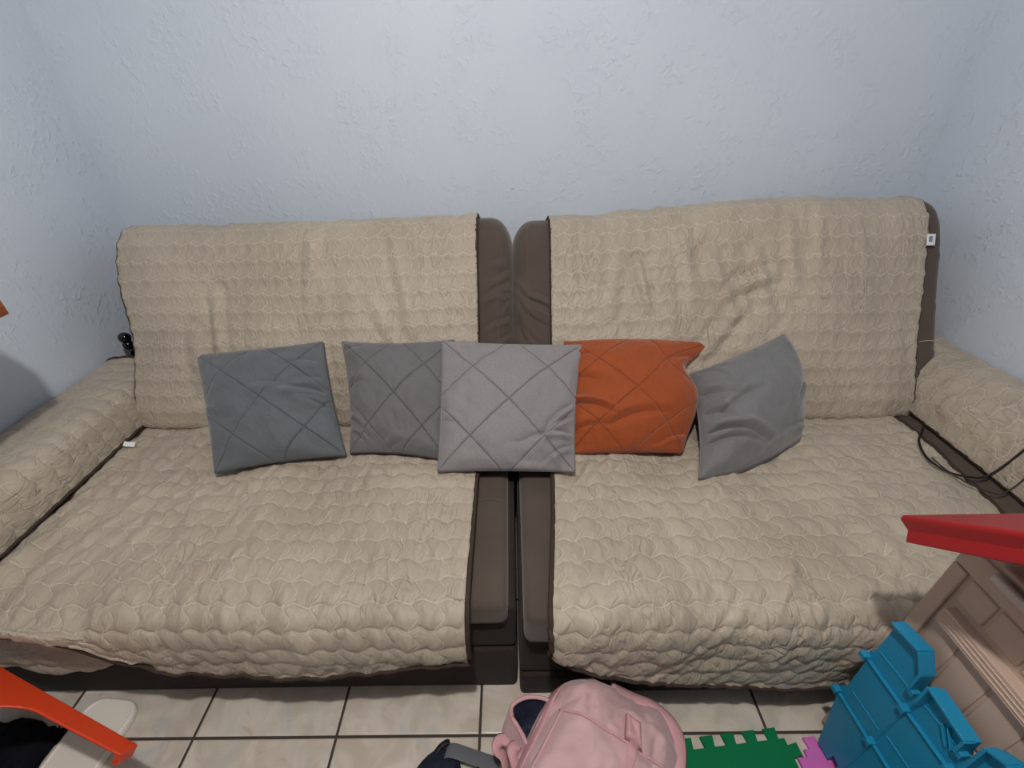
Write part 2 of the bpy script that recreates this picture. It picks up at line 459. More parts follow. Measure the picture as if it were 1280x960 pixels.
topL = lambda X: 1 + .028 * (np.asarray(X) + .7) / .65 * .75
topR = lambda X: 1 + .085 * sstep(np.asarray(X), .1, 1.0) + .012 * np.exp(-((np.asarray(X) - 1.06) / .16) ** 2)

def folds(U, V, segs):
    """sharp cloth folds: a narrow valley with a soft roll on one side; (u0,v0,u1,v1,depth,width)"""
    r = 0
    for a, b, c, d, dep, w in segs:
        L = math.hypot(c - a, d - b); tx, ty = (c - a) / L, (d - b) / L
        al = (U - a) * tx + (V - b) * ty; sd = (V - b) * tx - (U - a) * ty
        sd = sd + .10 * L * np.sin(PI * np.clip(al / L, 0, 1)) * (1 if (a + d) > 0 else -1)
        k = np.clip(al / L, 0, 1); env = np.where((al < -w) | (al > L), 0, np.minimum(1, np.maximum(0, (al + w) / (2 * w))) * (1 - k) ** .7)
        r = r + env * dep * (-np.exp(-np.abs(sd) / (.55 * w)) + .9 * np.exp(-((sd - 1.5 * w) / (1.1 * w)) ** 2))
    return r

# ---- left sofa
sofaL = empty('sofa', 'brown suede sofa on the left, its beige cover pulled up at the right end', 'sofa')
segL = [(.0, .895, -.125, .835, .011, .012), (.0, .79, -.13, .735, .010, .010), (.0, .86, -.12, .855, .008, .010), (.0, .845, -.05, .78, .008, .008), (.0, .735, -.07, .70, .008, .008), (.0, .66, -.05, .60, .007, .008), (-.03, .97, -.11, .945, .009, .012), (.0, .93, -.08, .90, .007, .010)]
loft_back(sofaL, -1.380, .0115, topL, .04, .060, segL, 3)
rbox('base', -1.63, .003, .645, 1.93, .0, .203, .018, M_base, sofaL)
rbox('front_panel', -1.39, .001, .655, 1.40, .207, .392, .014, M_base, sofaL)
rbox('seat_cushion', -1.385, -.018, .640, 1.36, .336, .428, .028, M_brown, sofaL, .0022, 4, 40)
arm_body(sofaL, [(-1.642, .206), (-1.645, .40), (-1.643, .545), (-1.62, .572), (-1.55, .582), (-1.47, .580), (-1.424, .560), (-1.404, .51), (-1.398, .40), (-1.398, .206)], .64, 1.77)
bm = bmesh.new(); tube(bm, [(x, .985 + .004 * math.sin(x * 60), .4275) for x in np.linspace(-.30, -.03, 24)], .0035, 6, .5)
for c_ in sofaL.children:
    if c_.name.startswith('seat_cushion'): bmobj('seam', bm, M_brown, c_)
# ---- right sofa
sofaR = empty('sofa', 'brown suede sofa on the right, standing slightly further forward', 'sofa')
segR = [(.012, .90, .14, .83, .012, .010), (.012, .865, .15, .76, .012, .010), (.012, .83, .12, .70, .011, .010), (.012, .80, .15, .64, .010, .010), (.15, .85, .05, .875, .009, .009), (.15, .81, .04, .84, .008, .009), (.012, .73, .10, .58, .008, .012), (1.575, .95, 1.50, .90, .003, .012), (1.575, .80, 1.50, .75, .003, .012), (1.575, .66, 1.50, .63, .003, .012)]
loft_back(sofaR, .0055, 1.578, topR, .060, .04, segR, 5)
rbox('base', .0095, 1.69, .622, 1.93, .0, .108, .018, M_base, sofaR)
rbox('front_panel', .011, 1.44, .632, 1.40, .112, .385, .014, M_base, sofaR)
rbox('seat_cushion', .020, 1.425, .606, 1.36, .304, .428, .030, M_brown, sofaR, .0022, 9, 40)
arm_body(sofaR, [(1.445, .15), (1.443, .40), (1.446, .448), (1.485, .452), (1.525, .53), (1.565, .592), (1.62, .618), (1.665, .612), (1.688, .57), (1.692, .40), (1.690, .15)], .62, 1.68)

# ---- covers
covL = empty('sofa_cover', 'beige quilted cover with brown edging draped over the left sofa', 'sofa cover')
bL = back_cover(covL, -1.437, -.122, -1.390, -.122, topL, 11, .018, [(-1.08, .56, -1.055, .25, .010, .016), (-.42, .72, -.36, .40, .008, .02), (-.50, .50, -.40, .30, .006, .02), (-1.16, .40, -1.13, .2, .006, .02), (-.72, .75, -.74, .45, .005, .02)])
hemL = lambda X: np.interp(X, [-1.42, -1.20, -1.12, -1.06, -1.01, -.918, -.85, -.72, -.50, -.255, -.18, -.137, -.11], [.450, .447, .42, .378, .325, .262, .235, .228, .222, .262, .275, .268, .275])
sL = seat_cover(covL, lambda Y: (np.interp(Y, [.6, 1.3], [-1.405, -1.385]), -.117 + 0 * Y), -.006, hemL, 21, diag=.35)
aL = arm_cover(covL, [(-1.6465, .46), (-1.6465, .56), (-1.632, .600), (-1.56, .612), (-1.46, .612), (-1.405, .590), (-1.388, .53), (-1.386, .465)], .575, 1.60, 31, False)
# front flap of the cover hanging under the seat drape at the far left
nu, nv = 100, 40
t = np.linspace(0, 1, nu)[:, None]; k = np.linspace(0, 1, nv)[None]
Xf = -1.64 + .69 * t + 0 * k
hz = np.interp(Xf[:, 0], [-1.65, -1.335, -1.25, -1.14, -1.02, -.95], [.25, .228, .204, .200, .245, .29])[:, None]
Zf = .425 + (hz - .425) * k; Yf = .622 - .010 * np.sin(k * 2.2) + .008 * k * fbm(Xf * 8, k * 1.5, 5)
Pf = np.stack([Xf, Yf, Zf], -1)
oF, PF = finish_sheet('front_flap', Pf, Xf + .02, .425 - Zf, covL, True, .0055, lambda U, V: .006 * fbm(U * 8, V * 6, 8) + .003 * fbm(U * 22, V * 8, 9))
binding('edging', [bL[0], bL[-1], bL[:, 0], sL[0], sL[-1], sL[:, -1], aL[:, -1], aL[-1]], covL)
bm = bmesh.new(); box(bm, -1.373, -1.340, 1.228, 1.232, .462, .480)
bmesh.ops.rotate(bm, verts=bm.verts, cent=(-1.36, 1.23, .465), matrix=Matrix.Rotation(-.95, 3, 'X') @ Matrix.Rotation(.5, 3, 'Z'))
t_ = bmobj('care_tag', bm, M_tag, covL, bev=.001)

covR = empty('sofa_cover', 'beige quilted cover with brown edging draped over the right sofa, rumpled on its back', 'sofa cover')
bR = back_cover(covR, .150, 1.500, .150, 1.485, topR, 13, .018, [(.46, .62, .50, .45, .010, .012), (.72, .62, .80, .42, .010, .02), (.80, .50, .95, .55, .010, .018), (.88, .62, .93, .40, .009, .02), (.62, .72, .66, .45, .006, .02), (1.0, .70, 1.02, .5, .006, .02), (.40, .70, .36, .45, .006, .02), (.84, .45, .70, .30, .008, .02), (1.12, .75, 1.1, .55, .005, .02)])
hemR = lambda X: np.interp(X, [.05, .078, .10, .14, .22, .324, .544, .76, 1.0, 1.46], [.40, .37, .325, .275, .235, .200, .163, .152, .158, .20])
sR = seat_cover(covR, lambda Y: (np.interp(Y, [.58, .62, .9, 1.1], [.085, .085, .115, .129]), np.interp(Y, [.6, 1.3], [1.424, 1.436])), -.022, hemR, 23, diag=.75)
aR = arm_cover(covR, [(1.480, .480), (1.487, .515), (1.502, .572), (1.545, .632), (1.61, .663), (1.66, .668), (1.69, .664), (1.7035, .63)], .60, 1.60, 33, True, .0085)
binding('edging', [bR[0], bR[-1], bR[:, 0], sR[0], sR[-1], sR[:, -1], aR[0]], covR)
bm = bmesh.new(); box(bm, 1.494, 1.524, 1.626, 1.629, 1.012, 1.052)
tl = Matrix.Rotation(-.45, 3, 'X')
bmesh.ops.rotate(bm, verts=bm.verts, cent=(1.509, 1.629, 1.032), matrix=tl)
ct = bmobj('care_tag', bm, M_tag, covR, bev=.001)
bm = bmesh.new(); box(bm, 1.500, 1.512, 1.6248, 1.6258, 1.024, 1.044)
bmesh.ops.rotate(bm, verts=bm.verts, cent=(1.509, 1.629, 1.032), matrix=tl)
bmobj('print_block', bm, M_print, ct, smooth=False)
bm = bmesh.new()
tube(bm, [(1.502, 1.475, .70), (1.525, 1.46, .715), (1.55, 1.46, .712), (1.57, 1.465, .725)], .0012, 5)
bmobj('loose_thread', bm, mat('cream_thread', (205, 190, 165), .7), covR)

# ------------------------------------------------------------------ pillows
def pillow(label, m, TL, TR, BL, BR, T, pull=(.02, .02, .02, .02), segs=(), seed=1, lines=True, ears=None, n=140):
    TL, TR, BL, BR = map(lambda a: np.array(a, float), (TL, TR, BL, BR))
    s = np.linspace(-1, 1, n); u, v = np.meshgrid(s, s, indexing='ij')
    a = (u + 1) / 2; b = (v + 1) / 2
    ch = ((1 - a) * (1 - b))[..., None] * BL + (a * (1 - b))[..., None] * BR + ((1 - a) * b)[..., None] * TL + (a * b)[..., None] * TR
    nrm = np.cross((BR - BL + TR - TL), (TL - BL + TR - BR)); nrm /= np.linalg.norm(nrm)
    ex = (BR - BL + TR - TL) / 2; ey = (TL - BL + TR - BR) / 2
    ex = ex / np.linalg.norm(ex); ey = ey / np.linalg.norm(ey)
    # seams pulled in between the corners: left, right, bottom, top (positive = inwards)
    cu = 1 - u ** 2; cv = 1 - v ** 2
    pr_ = pull[1](v) if callable(pull[1]) else pull[1]
    ch = ch + ex * ((pull[0] * cv * (1 - a) ** 2 - pr_ * cv * a ** 2))[..., None] + ey * ((pull[2] * cu * (1 - b) ** 2 - pull[3] * cu * b ** 2))[..., None]
    h = T * 1.1 * (np.clip(1 - np.abs(u) ** 2.2, 0, 1) * np.clip(1 - np.abs(v) ** 2.2, 0, 1)) ** .58
    edge = np.clip((1 - np.maximum(np.abs(u), np.abs(v))) / .12, 0, 1)
    w = .0045 * fbm(u * 1.6, v * 1.6, seed) + .003 * fbm(u * 5 + v, v * 3, seed + 2)
    er = np.maximum(np.abs(u), np.abs(v))
    w = w + .0028 * sstep(er, .7, .92) * vnoise(u * 9 * (np.abs(v) > np.abs(u)) + 7.3, v * 9 * (np.abs(u) >= np.abs(v)) + 2.1, seed + 9)
    if lines:
        K = 1.08
        for q in ((u + v) / K, (u - v) / K):
            d = np.abs(q - np.round(q)) * K; w = w - .0035 * np.exp(-(d / .022) ** 2)
    w = w + 1.7 * folds(u, v, segs) + .008 * fbm(u * 2.2 + .5 * v, v * 2.4, seed + 21, 2) * sstep(er, .1, .8)
    f = ch + nrm * (h + .004 + w * edge)[..., None]
    bk = ch - nrm * (h * .8 + .004 + .003 * edge * fbm(u * 2, v * 2, seed + 5))[..., None]
    uv = np.stack([u, v], -1)
    # one closed skin
    V = np.vstack([f.reshape(-1, 3), bk.reshape(-1, 3)]); idx = np.arange(n * n).reshape(n, n); N2 = n * n
    F = np.stack([idx[:-1, :-1], idx[1:, :-1], idx[1:, 1:], idx[:-1, 1:]], -1).reshape(-1, 4)
    Bf = F[:, ::-1] + N2
    rim = np.r_[idx[:, 0], idx[-1, 1:], idx[-2::-1, -1], idx[0, -2:0:-1]]
    r2 = np.roll(rim, -1); R = np.stack([rim, rim + N2, r2 + N2, r2], -1)
    faces = np.vstack([F, Bf, R])
    me = bpy.data.meshes.new('pillow'); me.from_pydata(V.tolist(), [], faces.tolist())
    L = me.uv_layers.new(name='UVMap'); UV = np.vstack([uv.reshape(-1, 2)] * 2)
    L.data.foreach_set('uv', UV[faces.reshape(-1)].astype(np.float32).ravel())
    org = (BL + BR) / 2
    o = obj('throw_pillow', me, m)
    me.transform(Matrix.Translation(-Vector(org))); o.location = org
    # piped seam around the edge, a part of its own
    loop = ch.reshape(-1, 3)[rim] - org
    bm = bmesh.new(); tube(bm, np.vstack([loop[::3], loop[:1]]), .0032, 6, .8, up=tuple(nrm))
    bmobj('seam', bm, m, o)
    return tag(o, label, 'pillow', 'square pillows in a row on the sofas')

M_p1 = pillow_material('shade_toned_grey_suede', (94, 99, 104), .6)  # grey suede, with its dimmer, bluer light put into the colour
M_p2 = pillow_material('mid_grey_suede', (104, 104, 106), .62)
M_p3 = pillow_material('light_grey_suede', (134, 131, 133), .55)
M_p4 = pillow_material('rust_suede', (150, 70, 28), .78)
M_p5 = pillow_material('grey_suede', (112, 113, 115), None)
PILLOWS = True
PX = dict(p1=[(-1.158, 1.462, .698), (-.679, 1.457, .747), (-.962, 1.075, .477), (-.562, 1.150, .477)],
          p2=[(-.615, 1.466, .741), (-.205, 1.46, .745), (-.553, 1.166, .474), (-.215, 1.12, .474)],
          p3=[(-.245, 1.43, .756), (.252, 1.425, .735), (-.242, 1.068, .477), (.196, 1.055, .477)],
          p4=[(.195, 1.47, .725), (.728, 1.466, .714), (.195, 1.145, .474), (.566, 1.142, .474)],
          p5=[(.640, 1.40, .617), (.985, 1.462, .748), (.580, 1.020, .477), (.992, 1.20, .480)])
if PILLOWS:
    pillow('grey diamond-stitched pillow, dim bluish light put into its colour, leaning at far left of the pillow row', M_p1, *PX['p1'], .062, (.006, .010, .010, .006),
           [(1.0, .02, .15, .10, .013, .07), (1.0, .30, .30, .22, .010, .08), (1.0, -.12, .45, -.02, .009, .05), (1.0, -.30, .55, -.05, .007, .05), (.95, .62, .3, .50, .007, .07), (-1.0, -.12, -.72, -.22, .007, .05), (.6, .12, -.3, .22, .007, .08)], 41)
    pillow('mid grey diamond-stitched pillow second from left, tucked behind its lighter neighbour', M_p2, *PX['p2'], .055, (.015, .012, .012, .012),
           [(-1.0, -.42, -.55, -.80, .012, .05), (-1.0, -.66, -.6, -.92, .009, .05), (-1.0, .78, -.55, .92, .008, .05), (-.2, -1.0, .3, -.80, .006, .06), (-1.0, .1, -.5, .2, .006, .08)], 43)
    pillow('light grey diamond-stitched pillow in the middle, covering the gap between both sofas', M_p3, *PX['p3'], .055, (.004, .012, .004, .006),
           [(1.0, .02, .50, -.52, .012, .05), (1.0, -.20, .42, -.62, .012, .045), (1.0, -.46, .20, -.62, .015, .045), (1.0, -.62, .45, -.98, .010, .04), (.85, -1.0, .55, -.62, .008, .05), (-1.0, -.30, -.65, -.42, .006, .05), (.55, -.5, .0, -.62, .007, .08)], 45)
    pillow('rust orange diamond-stitched pillow between the grey ones, its top right corner pointing out', M_p4, *PX['p4'], .072, (-.01, lambda v: .095 * np.exp(-((v - .60) / .34) ** 2) - .012 * np.exp(-((v + .30) / .45) ** 2), .004, -.012),
           [(-1.0, -.18, -.25, -.46, .018, .05), (-.35, -.58, .65, -.42, .009, .08), (-1.0, .48, -.62, .70, .014, .06), (1.0, .70, .62, .52, .008, .06), (1.0, -.70, .45, -.92, .009, .05), (-1.0, -.7, -.3, -.6, .008, .06), (-1.0, .25, -.5, .12, .008, .08)], 47)
    pillow('plain grey pillow without stitching at far right of the row, tilted and crumpled', M_p5, *PX['p5'], .095, (.026, -.045, -.03, .008),
           [(-1.0, -.32, .25, -.86, .024, .06), (-1.0, -.52, .1, -.78, .016, .05), (-1.0, .42, -.30, .05, .014, .08), (-.75, -.10, .15, .10, .011, .09), (1.0, -.02, .62, -.45, .014, .04), (1.0, -.75, .05, -.78, .014, .06), (-.9, .95, -.45, .50, .010, .05), (-1.0, .05, -.45, -.28, .012, .06), (-.6, .95, -.2, .7, .008, .05)], 49, lines=False)

# ------------------------------------------------------------------ pink backpack on the floor
M_pink = mat('pink_nylon', (190, 158, 161), .6, .3, sheen=.25, noise=(14, .07), bump=(22, .35, .012))
M_pink2 = mat('pink_webbing', (198, 153, 159), .65, .3, bump=(240, .4, .002))
M_navy = mat('navy_lining', (48, 55, 74), .8, .2, noise=(40, .35), bump=(40, .5, .01))
bag = empty('backpack', 'pink backpack lying open on the floor in front of the right sofa', 'backpack')
BC = np.array([.186, .390]); HX, HY, HZ = .190, .212, .250
CA, SA, CB, SB = math.cos(math.radians(19)), -math.sin(math.radians(19)), math.sin(math.radians(30)), math.cos(math.radians(30))
def bag_xy(a, b): return BC[0] + a * CA + b * CB, BC[1] + a * SA + b * SB
def bag_z(a, b):
    r = (np.abs(a / HX) ** 3.6 + np.abs(b / HY) ** 3.6)
    z = HZ * np.clip(1 - r, 0, 1) ** .34
    return z * (1 - .20 * sstep(a, -.04, .19) + .12 * np.exp(-((a + .10) / .07) ** 2 - ((b - .14) / .08) ** 2) - .10 * np.exp(-((a - .02) / .05) ** 2 - ((b - .17) / .05) ** 2))
na, nb = 72, 160
rr = np.sin(np.linspace(0, PI / 2, na)); th = np.linspace(0, 2 * PI, nb, endpoint=False)
ct_, st_ = np.cos(th), np.sin(th)
den = (np.abs(ct_ / HX) ** 3.6 + np.abs(st_ / HY) ** 3.6) ** (-1 / 3.6)
A = rr[:, None] * (den * ct_)[None]; B = rr[:, None] * (den * st_)[None]
Z = bag_z(A * .99999, B * .99999)
bs = [(-.10, .17, -.05, .08, .007, .012), (.12, .02, .02, .06, .008, .012), (.17, .10, .06, .12, .007, .012), (-.15, .05, .05, .15, .006, .02), (.02, .12, .10, -.05, .009, .025), (.05, .17, .15, .05, .006, .02), (-.02, .05, .06, -.02, .005, .02), (.10, .10, .17, -.06, .006, .018), (-.17, .1, -.1, .17, .006, .02)]
w = 1.2 * folds(A, B, bs) + .006 * fbm(A * 16, B * 16, 51) + .005 * fbm(A * 38, B * 28, 52)
Z = np.maximum(Z + w * np.clip(Z / .08, 0, 1), .004)
X, Y = bag_xy(A, B)
sag = 1 - .10 * (1 - np.clip(Z / .12, 0, 1))  # tucked under near the floor
X = BC[0] + (X - BC[0]) * sag; Y = BC[1] + (Y - BC[1]) * sag
P = np.stack([X, Y, Z], -1).transpose(1, 0, 2)
o = grid('body', P, M_pink, bag, None, False, True)
bm = bmesh.new(); bm.from_mesh(o.data); bmesh.ops.remove_doubles(bm, verts=bm.verts, dist=.0006); bmesh.ops.holes_fill(bm, edges=[e for e in bm.edges if e.is_boundary], sides=0); bmesh.ops.recalc_face_normals(bm, faces=bm.faces); bm.to_mesh(o.data); bm.free()
o.data.polygons.foreach_set('use_smooth', [True] * len(o.data.polygons))
def top_sheet(name, qa, qb, off, m, parent, soft=.15, seed=3, amp=.003):
    """a sewn-on panel lying over the bag; qa/qb grids of bag-plane coordinates"""
    u = np.linspace(0, 1, qa.shape[0])[:, None]; v = np.linspace(0, 1, qa.shape[1])[None]
    e = np.clip(np.minimum(np.minimum(u, 1 - u), np.minimum(v, 1 - v)) / soft, 0, 1)
    e = np.sqrt(np.clip(1 - (1 - e) ** 2, 0, 1))
    rg = 1.2 * folds(qa, qb, bs) + .006 * fbm(qa * 16, qb * 16, 51)
    z = bag_z(qa, qb) + rg + off * e - .004 * (e < .01) + amp * e * fbm(qa * 22, qb * 22, seed)
    X, Y = bag_xy(qa, qb); s = 1 - .10 * (1 - np.clip(z / .12, 0, 1))
    X = BC[0] + (X - BC[0]) * s; Y = BC[1] + (Y - BC[1]) * s
    P = np.stack([X, Y, z], -1)
    o = grid(name, P, m, parent); sd = o.modifiers.new('thickness', 'SOLIDIFY'); sd.thickness = .003; sd.offset = -1
    return P
def quad(c00, c10, c11, c01, nu=40, nv=40):
    u = np.linspace(0, 1, nu)[:, None, None]; v = np.linspace(0, 1, nv)[None, :, None]
    c00, c10, c11, c01 = map(np.array, (c00, c10, c11, c01))
    q = (1 - u) * (1 - v) * c00 + u * (1 - v) * c10 + u * v * c11 + (1 - u) * v * c01
    return q[..., 0], q[..., 1]
qa, qb = quad((-.150, -.185), (.165, -.185), (.165, .045), (-.125, .075), 60, 50)
PP = top_sheet('front_pocket', qa, qb, .016, M_pink, bag, .14, 61, .004)
bm = bmesh.new(); tube(bm, PP[1:-1, -3] + np.array((0, .001, .002)), .0032, 6); tube(bm, PP[2, 8:-2] + np.array((0, 0, .002)), .0032, 6)
bmobj('piping', bm, M_pink2, bag)
qa, qb = quad((-.180, -.15), (-.158, -.15), (-.138, .165), (-.170, .15), 12, 50)
top_sheet('zip_band', qa, qb, .010, M_pink2, bag, .25, 62, .001)
qa, qb = quad((.045, -.18), (.072, -.18), (.072, .075), (.045, .075), 10, 50)
ST = top_sheet('strap', qa, qb, .026, M_pink2, bag, .12, 63, .0005)
qa, qb = quad((.035, .055), (.082, .050), (.060, .105), (.020, .118), 16, 16)
top_sheet('strap_tab', qa, qb, .028, M_pink2, bag, .3, 64, .0005)
# shoulder strap edge behind the bag's upper right side
pts = [(*bag_xy(a, b), float(bag_z(a, b)) + .008) for a, b in ((-.03, .186), (.02, .190), (.08, .187), (.125, .172), (.152, .135), (.164, .08), (.168, .01))]
bm = bmesh.new(); tube(bm, resample(pts, 40)[0], .020, 8, .3, up=(.35, .45, .8)); bmobj('shoulder_strap', bm, M_pink2, bag)
# open mouth on the left with dark lining
rim = np.array([(-.013, .499, .170), (-.012, .517, .188), (.019, .530, .20), (.060, .530, .20), (.082, .518, .20), (.062, .487, .197), (.042, .458, .188), (.026, .440, .178), (.012, .462, .172), (.0, .482, .168)])
rimc, _ = resample(np.vstack([rim, rim[:1]]), 61, True); rimc = rimc[:-1]
cen = rimc.mean(0)
rows = [rimc * (1 - k) + (cen + np.array((0, 0, -.085))) * k + np.array((0, 0, -.05)) * math.sin(k * PI) * .9 for k in np.linspace(0, .98, 12)]
Pm = np.array(rows).transpose(1, 0, 2); Pm[..., 2] += .006 * fbm(Pm[..., 0] * 50, Pm[..., 1] * 50, 70) * (np.linspace(0, 1, 12) > .1)[None]
lin_o = grid('lining', Pm, M_navy, bag, None, True, True)
fl = rimc.copy(); fl = cen + (fl - cen) * 1.15 + np.array((-.008, -.045, 0)); fl[:, 2] = .006
rows = []
for k in np.linspace(0, 1, 14):
    q = rimc * (1 - k) + fl * k; out = (q - cen) * np.array((1, 1, 0)); out /= np.linalg.norm(out, axis=1, keepdims=True)
    rows.append(q + out * (.014 * math.sin(k * PI) + .004) + np.array((0, 0, .002)))
Pw = np.array(rows).transpose(1, 0, 2); Pw[..., :2] += (.004 * fbm(np.linspace(0, 9, 60)[:, None] + 0 * Pw[..., 2], Pw[..., 2] * 25, 71))[..., None] * np.linspace(0, 1, 14)[None, :, None]
grid('mouth_wall', Pw, M_pink, bag, None, False, True)
bm = bmesh.new(); tube(bm, np.vstack([rimc, rimc[:1]]) + np.array((0, 0, .002)), .0055, 8, .8); bmobj('mouth_rim', bm, M_pink2, bag)
# crumpled side straps
bm = bmesh.new()
for pts in ([(-.012, .462, .12), (-.040, .470, .125), (-.052, .452, .115), (-.034, .438, .105), (-.026, .40, .08), (-.022, .34, .05)],
            [(.002, .452, .14), (-.012, .440, .150), (-.004, .415, .14), (.0, .38, .12), (.005, .31, .09)],
            [(.022, .435, .155), (.014, .415, .165), (.022, .395, .155), (.018, .34, .12)]):
    q, _ = resample(pts, 26); tube(bm, q, .016, 8, .28, up=np.stack([np.sin(np.linspace(0, 2.6, 26)) * .6, np.full(26, .3), np.cos(np.linspace(0, 1.6, 26))], 1))
bmobj('side_strap', bm, M_pink2, bag)
put(bag, (BC[0], BC[1], 0))

# ------------------------------------------------------------------ foam puzzle mats
def puzzle(name, label, rgb, L, n, loc, rot, seed=0):
    """square jigsaw foam tile, tabs on every side"""
    m = mat(name + '_foam', rgb, .8, .2, bump=(500, .4, .001))
    p = L / n; tab = .026; pts = []
    side = []
    for i in range(n):
        x = i * p
        # gap then tab (wider at its head)
        side += [(x, 0), (x + p * .27, 0), (x + p * .20, tab), (x + p * .80, tab), (x + p * .73, 0)]
    for k in range(4):
        a = PI / 2 * k; c, s = round(math.cos(a)), round(math.sin(a))
        for x, y in side:
            X, Y = x - L / 2, -L / 2 - y
            pts.append((X * c - Y * s, X * s + Y * c))
    bm = bmesh.new(); extrude_poly(bm, pts, 0, .010)
    o = bmobj('foam_mat', bm, m, None, False, bev=.0015, seg=2)
    o.location = loc; o.rotation_euler = (0, 0, rot)
    return tag(o, label, 'foam mat', 'jigsaw foam mats on the floor')
puzzle('green', 'green jigsaw foam mat on the tiles between the pink backpack and brown storage box', (6, 112, 70), .30, 5, (.592, .340, .0), math.radians(5))
puzzle('pink', 'magenta-pink jigsaw foam mat at the foot of the brown storage box', (200, 108, 186), .30, 5, (.925, .335, .0), math.radians(3))

# ------------------------------------------------------------------ brown storage box with red lid
M_taupe = mat('taupe_plastic', (180, 158, 143), .5, .4, noise=(5, .04), bump=(300, .08, .001))
M_red = mat('red_plastic', (146, 26, 30), .42, .4, noise=(6, .05))
M_cyan = mat('blue_plastic', (24, 126, 166), .4, .45, noise=(6, .05))
M_clear = mat('clear_latch', (190, 180, 172), .25, .5)
crate = empty('storage_box', 'tall taupe plastic storage box with raised red lid at the right edge', 'storage box')
BX0, BX1, BY0, BY1, BZ = .852, 1.26, -.02, .546, .80
bm = bmesh.new(); box(bm, BX0, BX1, BY0, BY1, .004, BZ); bmobj('body', bm, M_taupe, crate, bev=.012, seg=4, sharp=40)
bm = bmesh.new(); F0 = BX0 - .008
box(bm, F0, BX0 + .004, BY0, BY1 - .008, .735, .783)        # upper band
box(bm, F0, BX0 + .004, .508, BY1 - .008, .03, .731)        # corner band
ys = [.502, .441, .372, .303, .234, .165, .096, .027]
zz = [.730, .664, .604, .46, .315, .17, .03]
for i in range(len(ys) - 1):
    for z1, z0 in zip(zz[:-1], zz[1:]):
        if abs(z1 - .664) < .001: continue
        box(bm, F0 + .004, BX0 + .004, ys[i + 1] + .003, ys[i] - .003, z0 + .003, z1 - .003)
bmobj('side_panel', bm, M_taupe, crate, bev=.003, seg=2, sharp=40)
bm = bmesh.new(); box(bm, F0 - .014, BX0 + .004, -.01, .492, .612, .652)
for z in (.622, .632, .642): box(bm, F0 - .016, F0 - .010, -.008, .488, z - .0015, z + .0015)
bmobj('rail', bm, M_taupe, crate, bev=.004, seg=2, sharp=40)
bm = bmesh.new(); box(bm, BX0 - .012, BX1 + .01, BY0, BY1 - .07, BZ - .006, BZ + .006); bmobj('top_rim', bm, M_taupe, crate, bev=.005, seg=3, sharp=40)
bm = bmesh.new(); box(bm, BX0 - .024, BX0 - .0125, .34, .472, .772, .79); bmobj('latch', bm, M_clear, crate, bev=.004, seg=3, sharp=40)
# hinged lid standing ajar: local x across, y up the slope, z thickness
sl = math.radians(43)
Ml = Matrix.Translation((.686, .512, .822)) @ Matrix(((1, 0, 0, 0), (0, -math.cos(sl), math.sin(sl), 0), (0, math.sin(sl), math.cos(sl), 0), (0, 0, 0, 1)))
bm = bmesh.new(); lw, ll, lt = .62, .46, .047
def ring(x0, x1, y0, y1, z): return [bm.verts.new(Ml @ Vector(p)) for p in ((x0, y0, z), (x1, y0, z), (x1, y1, z), (x0, y1, z))]
ri = [ring(.012, lw - .012, .012, ll - .012, lt - .012), ring(.012, lw - .012, .012, ll - .012, .0), ring(.002, lw - .002, .002, ll - .002, 0), ring(.006, lw - .006, .006, ll - .006, lt * .45), ring(0, lw, 0, ll, lt - .006), ring(.004, lw - .004, .004, ll - .004, lt)]
for Aa, Bb in zip(ri[:-1], ri[1:]):
    for k in range(4): bm.faces.new((Aa[k], Aa[(k + 1) % 4], Bb[(k + 1) % 4], Bb[k]))
bm.faces.new(ri[0]); bm.faces.new(ri[-1])
lid = bmobj('lid', bm, M_red, crate, False, bev=.003, seg=3)
bm = bmesh.new()
q = [Ml @ Vector(p) for p in ((.20, .075, lt + .0005), (.24, .072, lt + .0012), (.30, .075, lt + .0012), (.40, .085, lt + .0005))]
tube(bm, [tuple(a) for a in q], .005, 8, .25, up=tuple((Ml.to_3x3() @ Vector((0, 0, 1)))))
bmobj('slot', bm, mat('dark_red_slot', (105, 18, 24), .6), lid)
put(crate, ((BX0 + BX1) / 2, (BY0 + BY1) / 2, 0))

# ------------------------------------------------------------------ blue plastic panel against the box
blue = empty('toy_panel', 'bright blue plastic panel with ridges standing against the taupe storage box', 'toy panel')
X1, X0 = .822, .810          # plate thickness; front faces -x
def yz(bm, pts, xa, xb):
    a = [bm.verts.new((xa, y, z)) for y, z in pts]; b = [bm.verts.new((xb, y, z)) for y, z in pts]; n = len(pts)
    bm.faces.new(a); bm.faces.new(b[::-1])
    for i in range(n): bm.faces.new((a[i], b[i], b[(i + 1) % n], a[(i + 1) % n]))
